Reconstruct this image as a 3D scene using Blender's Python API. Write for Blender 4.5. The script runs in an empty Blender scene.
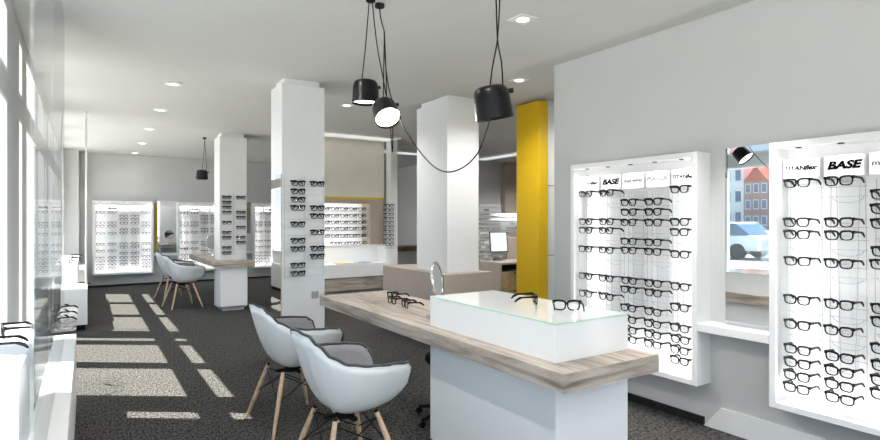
import bpy, bmesh, math, random
from mathutils import Vector, Matrix
from math import sin, cos, pi, radians
random.seed(7)
SC = bpy.context.scene
COL = SC.collection
H = 2.79            # ceiling height

# ------------------------------------------------------------------ materials
def lin(c):
    return tuple((x / 12.92 if x <= 0.04045 else ((x + 0.055) / 1.055) ** 2.4) for x in c)
def rgb(r, g, b):
    return lin((r / 255, g / 255, b / 255)) + (1,)
def new_mat(name):
    m = bpy.data.materials.new(name); m.use_nodes = True
    nt = m.node_tree; nt.nodes.clear()
    out = nt.nodes.new('ShaderNodeOutputMaterial')
    return m, nt, out
def mat(name, col, rough=0.5, metal=0.0, noise=0.0, scale=20.0, bump=0.0, spec=0.5, emit=None, estr=0.0, coat=0.0):
    m, nt, out = new_mat(name)
    p = nt.nodes.new('ShaderNodeBsdfPrincipled')
    p.inputs['Base Color'].default_value = col
    p.inputs['Roughness'].default_value = rough
    p.inputs['Metallic'].default_value = metal
    p.inputs['Specular IOR Level'].default_value = spec
    p.inputs['Coat Weight'].default_value = coat
    if emit:
        p.inputs['Emission Color'].default_value = emit
        p.inputs['Emission Strength'].default_value = estr
    if noise or bump:
        tc = nt.nodes.new('ShaderNodeTexCoord')
        n = nt.nodes.new('ShaderNodeTexNoise'); n.inputs['Scale'].default_value = scale; n.inputs['Detail'].default_value = 4
        nt.links.new(tc.outputs['Object'], n.inputs['Vector'])
        if noise:
            r = nt.nodes.new('ShaderNodeValToRGB')
            r.color_ramp.elements[0].position = 0.3; r.color_ramp.elements[1].position = 0.7
            r.color_ramp.elements[0].color = tuple(c * (1 - noise) for c in col[:3]) + (1,)
            r.color_ramp.elements[1].color = tuple(min(1, c * (1 + noise)) for c in col[:3]) + (1,)
            nt.links.new(n.outputs['Fac'], r.inputs['Fac']); nt.links.new(r.outputs['Color'], p.inputs['Base Color'])
        if bump:
            b = nt.nodes.new('ShaderNodeBump'); b.inputs['Strength'].default_value = bump; b.inputs['Distance'].default_value = 0.01
            nt.links.new(n.outputs['Fac'], b.inputs['Height']); nt.links.new(b.outputs['Normal'], p.inputs['Normal'])
    nt.links.new(p.outputs['BSDF'], out.inputs['Surface'])
    return m
def glass_mat(name, tint, ior=1.5, rough=0.0, body=0.0, bodycol=(0.9, 0.93, 0.95, 1)):
    m, nt, out = new_mat(name)
    t = nt.nodes.new('ShaderNodeBsdfTransparent'); t.inputs['Color'].default_value = tint
    g = nt.nodes.new('ShaderNodeBsdfGlossy'); g.inputs['Roughness'].default_value = rough
    f = nt.nodes.new('ShaderNodeFresnel'); f.inputs['IOR'].default_value = ior
    mx = nt.nodes.new('ShaderNodeMixShader')
    base = t
    if body:
        d = nt.nodes.new('ShaderNodeBsdfDiffuse'); d.inputs['Color'].default_value = bodycol
        m2 = nt.nodes.new('ShaderNodeMixShader'); m2.inputs['Fac'].default_value = body
        nt.links.new(t.outputs[0], m2.inputs[1]); nt.links.new(d.outputs[0], m2.inputs[2]); base = m2
    ge = nt.nodes.new('ShaderNodeNewGeometry'); iv = nt.nodes.new('ShaderNodeMath'); iv.operation = 'SUBTRACT'; iv.inputs[0].default_value = 1.0
    nt.links.new(ge.outputs['Backfacing'], iv.inputs[1])
    ml = nt.nodes.new('ShaderNodeMath'); ml.operation = 'MULTIPLY'; nt.links.new(f.outputs[0], ml.inputs[0]); nt.links.new(iv.outputs[0], ml.inputs[1])
    nt.links.new(ml.outputs[0], mx.inputs['Fac']); nt.links.new(base.outputs[0], mx.inputs[1]); nt.links.new(g.outputs[0], mx.inputs[2])
    nt.links.new(mx.outputs[0], out.inputs['Surface'])
    return m
def emit_mat(name, col, s):
    m, nt, out = new_mat(name)
    e = nt.nodes.new('ShaderNodeEmission'); e.inputs['Color'].default_value = col; e.inputs['Strength'].default_value = s
    nt.links.new(e.outputs[0], out.inputs['Surface'])
    return m
def carpet_mat():
    m, nt, out = new_mat('carpet_loop_pile')
    p = nt.nodes.new('ShaderNodeBsdfPrincipled'); p.inputs['Roughness'].default_value = 0.95; p.inputs['Specular IOR Level'].default_value = 0.1
    tc = nt.nodes.new('ShaderNodeTexCoord')
    n1 = nt.nodes.new('ShaderNodeTexNoise'); n1.inputs['Scale'].default_value = 105; n1.inputs['Detail'].default_value = 2
    n2 = nt.nodes.new('ShaderNodeTexNoise'); n2.inputs['Scale'].default_value = 55; n2.inputs['Detail'].default_value = 5; n2.inputs['Roughness'].default_value = 0.7
    mp = nt.nodes.new('ShaderNodeMapping'); mp.inputs['Scale'].default_value = (1, 0.45, 1)
    nt.links.new(tc.outputs['Object'], mp.inputs['Vector'])
    nt.links.new(mp.outputs[0], n1.inputs['Vector']); nt.links.new(mp.outputs[0], n2.inputs['Vector'])
    mx = nt.nodes.new('ShaderNodeMath'); mx.operation = 'ADD'
    nt.links.new(n1.outputs['Fac'], mx.inputs[0]); nt.links.new(n2.outputs['Fac'], mx.inputs[1])
    hf = nt.nodes.new('ShaderNodeMath'); hf.operation = 'MULTIPLY'; hf.inputs[1].default_value = 0.5
    nt.links.new(mx.outputs[0], hf.inputs[0])
    r = nt.nodes.new('ShaderNodeValToRGB')
    r.color_ramp.elements[0].position = 0.43; r.color_ramp.elements[0].color = rgb(30, 30, 29)
    r.color_ramp.elements[1].position = 0.57; r.color_ramp.elements[1].color = rgb(92, 90, 86)
    nt.links.new(hf.outputs[0], r.inputs['Fac']); nt.links.new(r.outputs['Color'], p.inputs['Base Color'])
    b = nt.nodes.new('ShaderNodeBump'); b.inputs['Strength'].default_value = 0.5; b.inputs['Distance'].default_value = 0.006
    nt.links.new(n1.outputs['Fac'], b.inputs['Height']); nt.links.new(b.outputs['Normal'], p.inputs['Normal'])
    nt.links.new(p.outputs[0], out.inputs['Surface'])
    return m
def wood_mat(name, c0, c1, c2, rough=0.55, plank=0.16, stretch=0.09, along='Y'):
    """weathered boards running along object Y"""
    m, nt, out = new_mat(name)
    p = nt.nodes.new('ShaderNodeBsdfPrincipled'); p.inputs['Roughness'].default_value = rough; p.inputs['Specular IOR Level'].default_value = 0.35
    tc = nt.nodes.new('ShaderNodeTexCoord')
    src = tc.outputs['Object']
    if along == 'X':
        rt = nt.nodes.new('ShaderNodeMapping'); rt.inputs['Rotation'].default_value = (0, 0, radians(90)); nt.links.new(src, rt.inputs['Vector']); src = rt.outputs[0]
    sep = nt.nodes.new('ShaderNodeSeparateXYZ'); nt.links.new(src, sep.inputs[0])
    dv = nt.nodes.new('ShaderNodeMath'); dv.operation = 'DIVIDE'; dv.inputs[1].default_value = plank; nt.links.new(sep.outputs['X'], dv.inputs[0])
    fl = nt.nodes.new('ShaderNodeMath'); fl.operation = 'FLOOR'; nt.links.new(dv.outputs[0], fl.inputs[0])
    wn = nt.nodes.new('ShaderNodeTexWhiteNoise'); wn.noise_dimensions = '1D'; nt.links.new(fl.outputs[0], wn.inputs['W'])
    off = nt.nodes.new('ShaderNodeVectorMath'); off.operation = 'SCALE'; off.inputs['Scale'].default_value = 9.0
    nt.links.new(wn.outputs['Color'], off.inputs[0])
    ad = nt.nodes.new('ShaderNodeVectorMath'); ad.operation = 'ADD'; nt.links.new(src, ad.inputs[0]); nt.links.new(off.outputs[0], ad.inputs[1])
    mp = nt.nodes.new('ShaderNodeMapping'); mp.inputs['Scale'].default_value = (1, stretch, 1); nt.links.new(ad.outputs[0], mp.inputs['Vector'])
    n = nt.nodes.new('ShaderNodeTexNoise'); n.inputs['Scale'].default_value = 26; n.inputs['Detail'].default_value = 8; n.inputs['Roughness'].default_value = 0.65; n.inputs['Distortion'].default_value = 0.6
    nt.links.new(mp.outputs[0], n.inputs['Vector'])
    r = nt.nodes.new('ShaderNodeValToRGB')
    r.color_ramp.elements[0].position = 0.3; r.color_ramp.elements[0].color = c0
    r.color_ramp.elements[1].position = 0.72; r.color_ramp.elements[1].color = c2
    e = r.color_ramp.elements.new(0.5); e.color = c1
    nt.links.new(n.outputs['Fac'], r.inputs['Fac'])
    hs = nt.nodes.new('ShaderNodeHueSaturation')
    mr = nt.nodes.new('ShaderNodeMapRange'); mr.inputs['To Min'].default_value = 0.86; mr.inputs['To Max'].default_value = 1.12
    nt.links.new(wn.outputs['Value'], mr.inputs['Value']); nt.links.new(mr.outputs[0], hs.inputs['Value'])
    nt.links.new(r.outputs['Color'], hs.inputs['Color'])
    nt.links.new(hs.outputs[0], p.inputs['Base Color'])
    nt.links.new(p.outputs[0], out.inputs['Surface'])
    return m
def brick_mat(name, c1, c2, mortar):
    m, nt, out = new_mat(name)
    p = nt.nodes.new('ShaderNodeBsdfPrincipled'); p.inputs['Roughness'].default_value = 0.9
    tc = nt.nodes.new('ShaderNodeTexCoord')
    b = nt.nodes.new('ShaderNodeTexBrick'); b.inputs['Scale'].default_value = 3
    b.inputs['Color1'].default_value = c1; b.inputs['Color2'].default_value = c2; b.inputs['Mortar'].default_value = mortar
    nt.links.new(tc.outputs['Object'], b.inputs['Vector']); nt.links.new(b.outputs['Color'], p.inputs['Base Color'])
    nt.links.new(p.outputs[0], out.inputs['Surface'])
    return m

M = dict(
    wall=mat('wall_paint', rgb(203, 203, 202), 0.85, noise=0.015, scale=3),
    ceil=mat('ceiling_paint', rgb(204, 204, 202), 0.9, noise=0.01, scale=2),
    column=mat('column_panel', rgb(228, 229, 229), 0.55, noise=0.01, scale=4),
    white=mat('white_lacquer', rgb(240, 240, 239), 0.35, noise=0.006, scale=5),
    whitegloss=mat('white_gloss', rgb(232, 232, 231), 0.18, noise=0.006, scale=5),
    frame=mat('window_frame_paint', rgb(232, 231, 226), 0.5, noise=0.01, scale=8),
    carpet=carpet_mat(),
    black=mat('black_acetate', rgb(10, 10, 11), 0.45, noise=0.05, scale=60, spec=0.25),
    blackm=mat('black_metal', rgb(16, 16, 17), 0.5, noise=0.05, scale=40, spec=0.2),
    lamp=mat('black_lacquered_aluminium', rgb(7, 7, 8), 0.3, noise=0.05, scale=20, spec=0.3),
    baseb=mat('black_skirting', rgb(24, 24, 25), 0.6, noise=0.1, scale=30),
    wood=wood_mat('weathered_oak', rgb(118, 104, 93), rgb(168, 156, 144), rgb(200, 190, 179)),
    woodx=wood_mat('weathered_oak_band', rgb(118, 104, 93), rgb(168, 156, 144), rgb(200, 190, 179), along='X', plank=3.0),
    darkwood=wood_mat('dark_oak', rgb(70, 57, 47), rgb(105, 89, 75), rgb(135, 118, 102)),
    drawerwood=wood_mat('light_oak_drawer', rgb(148, 122, 84), rgb(178, 152, 110), rgb(196, 172, 130)),
    legwood=wood_mat('beech_leg', rgb(196, 158, 122), rgb(219, 184, 150), rgb(232, 203, 173), plank=1.0, stretch=0.3),
    taupe=mat('taupe_laminate', rgb(172, 160, 148), 0.6, noise=0.03, scale=9),
    beige=mat('beige_panel', rgb(232, 226, 214), 0.8, noise=0.03, scale=4),
    yellow=mat('yellow_lacquer', rgb(222, 182, 16), 0.45, noise=0.02, scale=5),
    grey=mat('grey_laminate', rgb(168, 168, 168), 0.6, noise=0.02, scale=8),
    shell=mat('white_chair_plastic', rgb(232, 231, 229), 0.28, noise=0.01, scale=6),
    felt=mat('grey_felt', rgb(134, 134, 135), 0.95, noise=0.14, scale=180, bump=0.25, spec=0.1),
    piping=mat('dark_grey_piping', rgb(72, 73, 75), 0.9, noise=0.1, scale=150),
    chrome=mat('chrome', rgb(225, 228, 230), 0.08, 1.0, noise=0.01, scale=20),
    mirror=mat('silvered_mirror', rgb(238, 242, 244), 0.0, 1.0, noise=0.002, scale=3),
    alu=mat('brushed_aluminium', rgb(195, 197, 199), 0.35, 1.0, noise=0.03, scale=60),
    wire=mat('clear_wire', rgb(168, 170, 172), 0.4, noise=0.02, scale=40),
    card=mat('white_card', rgb(246, 246, 246), 0.5, noise=0.004, scale=10),
    ink=mat('black_ink', rgb(8, 9, 11), 0.9, noise=0.02, scale=40, spec=0.0),
    inkgrey=mat('grey_ink', rgb(58, 62, 70), 0.9, noise=0.02, scale=40, spec=0.0),
    diffuser=emit_mat('lamp_diffuser', (1, 0.97, 0.92, 1), 6.0),
    downlamp=emit_mat('downlight_lamp', (1, 0.97, 0.92, 1), 8.0),
    strip=emit_mat('light_strip_diffuser', (1, 0.985, 0.96, 1), 0.85),
    screen=emit_mat('lit_screen', (0.95, 0.98, 1, 1), 1.1),
    glass=glass_mat('window_glass', (0.97, 0.985, 0.985, 1), 1.45),
    sheet=glass_mat('clear_glass_sheet', (0.93, 0.955, 0.97, 1), 1.45, body=0.11),
    frost=glass_mat('hazy_glass_sheet', (0.9, 0.92, 0.93, 1), 1.45, body=0.3, bodycol=(0.8, 0.82, 0.83, 1)),
    lens=glass_mat('clear_lens', (0.93, 0.94, 0.945, 1), 1.4),
    acrylic=glass_mat('clear_acrylic', (0.985, 0.988, 0.99, 1), 1.25, body=0.05),
    whiteglass=mat('white_backed_glass', rgb(222, 223, 222), 0.06, noise=0.01, scale=5, spec=0.6),
    greenedge=mat('green_glass_edge', rgb(186, 226, 198), 0.1, noise=0.1, scale=30),
    asphalt=mat('asphalt', rgb(150, 150, 148), 0.95, noise=0.12, scale=4),
    pave=mat('pale_paving', rgb(200, 197, 190), 0.9, noise=0.08, scale=5),
    brick=brick_mat('red_brick', rgb(158, 84, 66), rgb(132, 66, 54), rgb(178, 150, 138)),
    brickb=brick_mat('brown_brick', rgb(142, 92, 78), rgb(120, 74, 64), rgb(170, 150, 140)),
    plaster=mat('white_render', rgb(226, 226, 222), 0.9, noise=0.04, scale=2),
    plasterb=mat('pale_blue_render', rgb(168, 190, 206), 0.9, noise=0.04, scale=2),
    tile=mat('red_roof_tile', rgb(186, 86, 58), 0.85, noise=0.15, scale=12),
    dkglass=mat('dark_window_glass', rgb(92, 116, 140), 0.1, noise=0.1, scale=3),
    carw=mat('white_car_paint', rgb(236, 238, 240), 0.2, noise=0.01, scale=4, coat=0.5),
    carb=mat('blue_car_paint', rgb(60, 84, 124), 0.2, noise=0.02, scale=4, coat=0.5),
    carr=mat('silver_car_paint', rgb(176, 182, 188), 0.2, noise=0.02, scale=4, coat=0.5),
    tyre=mat('tyre_rubber', rgb(28, 28, 28), 0.9, noise=0.1, scale=30),
    paperY=mat('yellow_paper_cover', rgb(226, 196, 40), 0.5, noise=0.1, scale=30),
    paperB=mat('teal_paper_cover', rgb(92, 158, 182), 0.5, noise=0.15, scale=30),
    paperW=mat('white_paper_cover', rgb(232, 232, 228), 0.5, noise=0.05, scale=30),
)

# ------------------------------------------------------------------ mesh builder
class MB:
    def __init__(self): self.v = []; self.f = []; self.sm = []
    def add(self, vs, fs, smooth=False):
        b = len(self.v); self.v += [tuple(v) for v in vs]
        for f in fs: self.f.append(tuple(i + b for i in f)); self.sm.append(smooth)
        return self
    def box(self, x0, x1, y0, y1, z0, z1):
        vs = [(x0, y0, z0), (x1, y0, z0), (x1, y1, z0), (x0, y1, z0), (x0, y0, z1), (x1, y0, z1), (x1, y1, z1), (x0, y1, z1)]
        return self.add(vs, [(0, 3, 2, 1), (4, 5, 6, 7), (0, 1, 5, 4), (1, 2, 6, 5), (2, 3, 7, 6), (3, 0, 4, 7)])
    def tube(self, pts, r, n=8, caps=True):
        pts = [Vector(p) for p in pts]; k = len(pts)
        rs = r if isinstance(r, (list, tuple)) else [r] * k
        vs = []; up = None
        for i, p in enumerate(pts):
            t = (pts[min(i + 1, k - 1)] - pts[max(i - 1, 0)]).normalized()
            if up is None:
                up = Vector((0, 0, 1)) if abs(t.z) < 0.9 else Vector((1, 0, 0))
            a = t.cross(up)
            if a.length < 1e-5: a = t.cross(Vector((0.3, 1, 0.2)))
            a.normalize(); b = a.cross(t).normalized(); up = b
            for j in range(n):
                w = 2 * pi * j / n; vs.append(p + a * cos(w) * rs[i] + b * sin(w) * rs[i])
        fs = [(i * n + j, i * n + (j + 1) % n, (i + 1) * n + (j + 1) % n, (i + 1) * n + j) for i in range(k - 1) for j in range(n)]
        self.add(vs, fs, True)
        if caps: self.add(vs[:n], [tuple(range(n - 1, -1, -1))]); self.add(vs[-n:], [tuple(range(n))])
        return self
    def lathe(self, prof, n=32, M=None, cap=True):
        vs = []
        for (r, z) in prof:
            for j in range(n): vs.append(Vector((r * cos(2 * pi * j / n), r * sin(2 * pi * j / n), z)))
        if M is not None: vs = [M @ v for v in vs]
        k = len(prof)
        fs = [(i * n + j, i * n + (j + 1) % n, (i + 1) * n + (j + 1) % n, (i + 1) * n + j) for i in range(k - 1) for j in range(n)]
        self.add(vs, fs, True)
        if cap:
            if prof[0][0] > 1e-4: self.add(vs[:n], [tuple(range(n - 1, -1, -1))])
            if prof[-1][0] > 1e-4: self.add(vs[-n:], [tuple(range(n))])
        return self
    def prism(self, poly, axis, a, b):
        """poly: 2D points, extruded along axis from a to b"""
        def P(q, t):
            if axis == 'x': return (t, q[0], q[1])
            if axis == 'y': return (q[0], t, q[1])
            return (q[0], q[1], t)
        n = len(poly); vs = [P(q, a) for q in poly] + [P(q, b) for q in poly]
        fs = [tuple(range(n - 1, -1, -1)), tuple(range(n, 2 * n))] + [(i, (i + 1) % n, n + (i + 1) % n, n + i) for i in range(n)]
        return self.add(vs, fs)
    def mesh(self, name):
        me = bpy.data.meshes.new(name); me.from_pydata(self.v, [], self.f); me.update()
        for p, s in zip(me.polygons, self.sm): p.use_smooth = s
        bm = bmesh.new(); bm.from_mesh(me); bmesh.ops.recalc_face_normals(bm, faces=bm.faces); bm.to_mesh(me); bm.free()
        return me
    def build(self, name, m, parent=None, bevel=0.0, seg=2):
        return link(name, self.mesh(name), m, parent, bevel, seg)

def link(name, me, m, parent=None, bevel=0.0, seg=2, loc=None):
    if m is not None and not me.materials: me.materials.append(m)
    o = bpy.data.objects.new(name, me); COL.objects.link(o)
    if parent is not None: o.parent = parent
    if loc: o.location = loc
    if bevel:
        b = o.modifiers.new('edge', 'BEVEL'); b.width = bevel; b.segments = seg; b.limit_method = 'ANGLE'; b.angle_limit = radians(40)
    return o
def tag(o, label=None, cat=None, group=None, kind=None):
    if label: o['label'] = label
    if cat: o['category'] = cat
    if group: o['group'] = group
    if kind: o['kind'] = kind
    return o
def thing(name, label, cat, loc=(0, 0, 0), rz=0.0, group=None):
    o = bpy.data.objects.new(name, None); COL.objects.link(o); o.empty_display_size = 0.1
    o.location = loc; o.rotation_euler = (0, 0, rz)
    return tag(o, label, cat, group)
def struct(name, mb, m, label=None, parent=None, bevel=0.0):
    o = mb.build(name, m, parent, bevel)
    if parent is None: tag(o, label, None, None, 'structure')
    return o
def B(x0, x1, y0, y1, z0, z1): return MB().box(x0, x1, y0, y1, z0, z1)
def copy_tree(o, parent=None):
    c = o.copy(); COL.objects.link(c); c.parent = parent
    for ch in list(o.children): copy_tree(ch, c)
    return c
ORD = ['first', 'second', 'third', 'fourth', 'fifth', 'sixth', 'seventh', 'eighth', 'ninth', 'tenth', 'eleventh', 'twelfth']

# ------------------------------------------------------------------ setting: shell
struct('floor', B(-0.5, 10.6, -3.1, 13.6, -0.1, 0), M['carpet'], 'dark grey flecked loop pile carpet over the whole shop')
struct('ceiling', B(-0.5, 10.6, -3.1, 13.6, H, H + 0.15), M['ceil'], 'plain white painted flat shop ceiling')
struct('wall_far', B(-0.5, 7.1, 13.46, 13.6, 0, H), M['wall'], 'white wall at the far end behind the small display cases')
struct('wall_right', B(3.55, 3.75, -3.1, 3.57, 0, H), M['wall'], 'white wall carrying the two large lit display cases')
struct('wall_recess', B(3.75, 10.6, 3.45, 3.57, 0, H), M['wall'], 'white wall behind the end of the display wall')
struct('wall_rear', MB().box(7.0, 10.6, 10.3, 10.45, 0, H).box(7.0, 7.1, 10.45, 13.46, 0, H), M['wall'], 'white wall behind the computer desk area')
struct('wall_side', B(10.5, 10.6, 3.57, 10.3, 0, H), M['wall'], 'white end wall of the rear shop area')
# window wall on the left: openings along Y
OPEN = [(-2.4, -1.2), (-1.0, 0.2), (0.4, 1.6), (1.75, 2.75), (2.9, 4.2), (4.87, 5.12), (5.45, 6.5), (6.66, 7.66), (7.82, 8.07), (8.48, 9.75), (9.9, 11.2), (11.35, 12.66)]
XO, XI = -0.5, -0.4
SILL, Z1, Z2, Z3 = 0.42, 2.13, 2.29, 2.69
wl = MB()
wl.box(XO, XI, -3.1, 13.6, 0, SILL).box(XO, XI, -3.1, 13.6, Z3, H).box(XO, XI, -3.1, 13.6, Z1, Z2)
ys = [-3.1] + [y for o in OPEN for y in o] + [13.6]
for i in range(0, len(ys), 2):
    wl.box(XO, XI, ys[i], ys[i + 1], SILL, Z1).box(XO, XI, ys[i], ys[i + 1], Z2, Z3)
struct('wall_left', wl, M['wall'], 'window wall with slim white piers and a transom band')
struct('trim_1', B(-0.4, -0.12, 12.95, 13.46, 0, H), M['wall'], 'white boxed pier in the corner beside the far display cases')
for i, (a, b) in enumerate(OPEN):
    w = MB()
    t = 0.025
    for (za, zb) in ((SILL, Z1), (Z2, Z3)):
        w.box(-0.48, -0.40, a, a + t, za, zb).box(-0.48, -0.40, b - t, b, za, zb).box(-0.48, -0.40, a + t, b - t, za, za + t).box(-0.48, -0.40, a + t, b - t, zb - t, zb)
    wf = struct('window_%d' % (i + 1), w, M['frame'], 'white framed shop window with a small light above its transom')
    pn = MB()
    for (za, zb) in ((SILL, Z1), (Z2, Z3)): pn.box(-0.447, -0.441, a + t, b - t, za + t, zb - t)
    struct('window_pane', pn, M['glass'], parent=wf)
# shop front behind the camera
wfm = MB()
fo = [(-0.2, 1.6), (1.75, 3.4)]
wfm.box(-0.5, 10.6, -3.2, -3.1, 0, 0.3).box(-0.5, 10.6, -3.2, -3.1, 2.6, H)
wfm.box(-0.5, -0.2, -3.2, -3.1, 0.3, 2.6).box(1.6, 1.75, -3.2, -3.1, 0.3, 2.6).box(3.4, 10.6, -3.2, -3.1, 0.3, 2.6)
struct('wall_front', wfm, M['wall'], 'shop front wall with two wide windows')
for i, (a, b) in enumerate(fo):
    w = MB(); t = 0.05
    w.box(a, a + t, -3.19, -3.11, 0.3, 2.6).box(b - t, b, -3.19, -3.11, 0.3, 2.6).box(a + t, b - t, -3.19, -3.11, 0.3, 0.3 + t).box(a + t, b - t, -3.19, -3.11, 2.6 - t, 2.6)
    wf = struct('window_%d' % (len(OPEN) + 1 + i), w, M['frame'], 'wide white framed shop front window')
    struct('window_pane', B(a + t, b - t, -3.153, -3.147, 0.3 + t, 2.6 - t), M['glass'], parent=wf)
# skirtings and the light patch
struct('baseboard_right', B(3.535, 3.55, 2.14, 3.57, 0, 0.055), M['baseb'], 'black skirting under the display case behind the counter')
struct('light_patch_board', MB().prism([(2.14, 0), (2.14, 0.0), (2.02, 0.15), (1.42, 0.15), (1.36, 0)], 'x', 3.535, 3.55), M['white'], 'white slant-ended light patch, built as a board under the mirror shelf')  # white board standing in for a patch of light on the wall
struct('baseboard_far', B(-0.12, 7.0, 13.445, 13.46, 0, 0.035), M['baseb'], 'thin dark skirting along the far wall')

# columns
def column(name, x0, x1, y0, y1, label, neck=0.04, top=2.73, z0=0):
    o = struct(name, B(x0, x1, y0, y1, z0, top), M['column'], label, bevel=0.004)
    B(x0 + neck, x1 - neck, y0 + neck, y1 - neck, top, H).build('column_neck', M['column'], o)
    return o
colA = column('column_display', 1.588, 2.02, 5.25, 5.62, 'white square column with two rows of glasses standing beyond the chairs')
struct('column_mirror', B(1.583, 1.588, 5.27, 5.6, 0.02, 1.85), M['mirror'], parent=colA)
B(1.582, 1.588, 5.252, 5.256, 0.02, 1.85).build('yellow_edge', M['yellow'], colA)
B(1.885, 1.955, 5.242, 5.25, 0.62, 0.69).build('wall_socket', M['grey'], colA, 0.003)
colB = column('column_far', 1.77, 2.19, 9.13, 9.55, 'white square column rising through the far wooden counter', z0=0.0)
colC = column('column_centre', 3.336, 3.77, 4.99, 5.65, 'broad white column rising out of the low taupe box')
colD = column('column_end', 4.452, 4.9, 4.6, 4.95, 'white column behind the yellow cladding panel')
B(4.456, 4.9, 4.596, 4.6, 1.795, 1.80).build('panel_joint', M['blackm'], colD)
B(4.456, 4.9, 4.596, 4.6, 0.99, 0.995).build('panel_joint', M['blackm'], colD)
o = B(4.31, 4.45, 4.575, 4.96, 0, H - 0.03).build('cladding_panel', M['yellow'], None, 0.003)
tag(o, 'tall mustard yellow cladding panel on the white column by the display wall', 'panel')

# low taupe box around the centre column
t = thing('column_surround', 'low taupe laminate box wrapped round the broad white column', 'box unit', (3.2, 4.85, 0))
MB().box(0, 0.65, 0, 0.137, 0.05, 0.815).box(0, 0.133, 0.137, 1.42, 0.05, 0.815).box(0.573, 0.65, 0.137, 1.42, 0.05, 0.815).box(0.133, 0.573, 0.803, 1.42, 0.05, 0.815).build('body', M['taupe'], t, 0.003)
MB().box(0.03, 0.62, 0.03, 0.13, 0, 0.05).box(0.03, 0.13, 0.13, 1.39, 0, 0.05).build('plinth', M['blackm'], t)

# ------------------------------------------------------------------ glasses
def rim_loop(sx, grow_side, grow_top, grow_bot, n):
    pts = []
    a, b = 0.0262, 0.0195
    for i in range(n):
        w = 2 * pi * i / n
        cx, cz = cos(w), sin(w)
        e = 2 / 2.9
        x = math.copysign(abs(cx) ** e, cx); z = math.copysign(abs(cz) ** e, cz)
        aa = a + grow_side; bb = b + (grow_top if z > 0 else grow_bot)
        # wider on top, narrower at the bottom like a squared classic frame
        X = x * aa * (1.0 + 0.10 * z) ; Z = z * bb
        if x > 0: Z += 0.0032 * x * max(0, z)     # lifted outer corner
        pts.append((sx * (0.0345 + X), Z))
    return pts
def front_mb(n=26, d=0.0055):
    m = MB()
    for sx in (-1, 1):
        I = rim_loop(sx, 0.0, 0.0, 0.0, n); O = rim_loop(sx, 0.0066, 0.0106, 0.0058, n)
        vs = []
        for y in (0, d): vs += [(p[0], y, p[1]) for p in O]; vs += [(p[0], y, p[1]) for p in I]
        fs = []
        for i in range(n):
            j = (i + 1) % n
            fs += [(i, j, n + j, n + i), (2 * n + i, 3 * n + i, 3 * n + j, 2 * n + j), (i, 2 * n + i, 2 * n + j, j), (n + i, n + j, 3 * n + j, 3 * n + i)]
        m.add(vs, fs)
        m.box(min(sx * 0.062, sx * 0.0725), max(sx * 0.062, sx * 0.0725), 0, 0.010, 0.012, 0.0285)
    m.prism([(-0.0095, 0.002), (0, 0.006), (0.0095, 0.002), (0.0095, 0.015), (0, 0.0155), (-0.0095, 0.015)], 'y', 0, d)
    return m
def lens_mb(sx, n=26):
    I = rim_loop(sx, 0.0003, 0.0003, 0.0003, n)
    vs = [(p[0], 0.0022, p[1]) for p in I] + [(p[0], 0.0034, p[1]) for p in I]
    return MB().add(vs, [tuple(range(n)), tuple(range(2 * n - 1, n - 1, -1))] + [(i, (i + 1) % n, n + (i + 1) % n, n + i) for i in range(n)])
def temple_mb(sx):
    x0 = sx * 0.0680; x1 = sx * 0.0725
    if x0 > x1: x0, x1 = x1, x0
    prof = [(0.008, 0.0275), (0.008, 0.0140), (0.05, 0.0140), (0.085, 0.0125), (0.108, 0.001), (0.122, -0.010), (0.127, -0.005), (0.116, 0.010), (0.098, 0.0215), (0.05, 0.0240)]
    return MB().prism(prof, 'x', x0, x1)
def folded_mb(sx):
    y = 0.014 if sx > 0 else 0.020
    xa = sx * 0.0700
    prof = [(xa, 0.0235), (xa, 0.0135), (xa - sx * 0.09, 0.0135), (xa - sx * 0.118, -0.010), (xa - sx * 0.124, -0.004), (xa - sx * 0.10, 0.022)]
    m = MB().prism(prof, 'y', y, y + 0.004)
    m.box(min(sx * 0.0680, sx * 0.0725), max(sx * 0.0680, sx * 0.0725), 0.008, y + 0.004, 0.0125, 0.0265)
    return m
GM = {'front': front_mb().mesh('glasses_front'), 'lensL': lens_mb(-1).mesh('glasses_lens'), 'lensR': lens_mb(1).mesh('glasses_lens'),
      'tL': temple_mb(-1).mesh('glasses_temple'), 'tR': temple_mb(1).mesh('glasses_temple'),
      'fL': folded_mb(-1).mesh('folded_temple'), 'fR': folded_mb(1).mesh('folded_temple')}
for k in GM: GM[k].materials.append(M['lens'] if k.startswith('lens') else M['black'])
def glasses_root(fold):
    r = bpy.data.objects.new('glasses', None); COL.objects.link(r); r.empty_display_size = 0.03
    link('front_frame', GM['front'], None, r)
    link('lens', GM['lensL'], None, r); link('lens', GM['lensR'], None, r)
    link('temple', GM['fL' if fold else 'tL'], None, r); link('temple', GM['fR' if fold else 'tR'], None, r)
    return r
far_m = front_mb(14)
for s_ in (-1, 1):
    q = temple_mb(s_); far_m.add(q.v, q.f)
FAR = far_m.mesh('far_glasses'); FAR.materials.append(M['black'])
farf = front_mb(14)
FARF = None
PROTO = {}
def put_glasses(loc, rz, label, group, kind='open', tilt=0.0):
    if kind == 'far':
        o = bpy.data.objects.new('glasses', FAR); COL.objects.link(o)
    else:
        if kind not in PROTO: PROTO[kind] = o = glasses_root(kind == 'fold')
        else: o = copy_tree(PROTO[kind])
    o.location = loc; o.rotation_euler = (tilt, 0, rz)
    tag(o, label, 'glasses', group)
    return o

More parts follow.
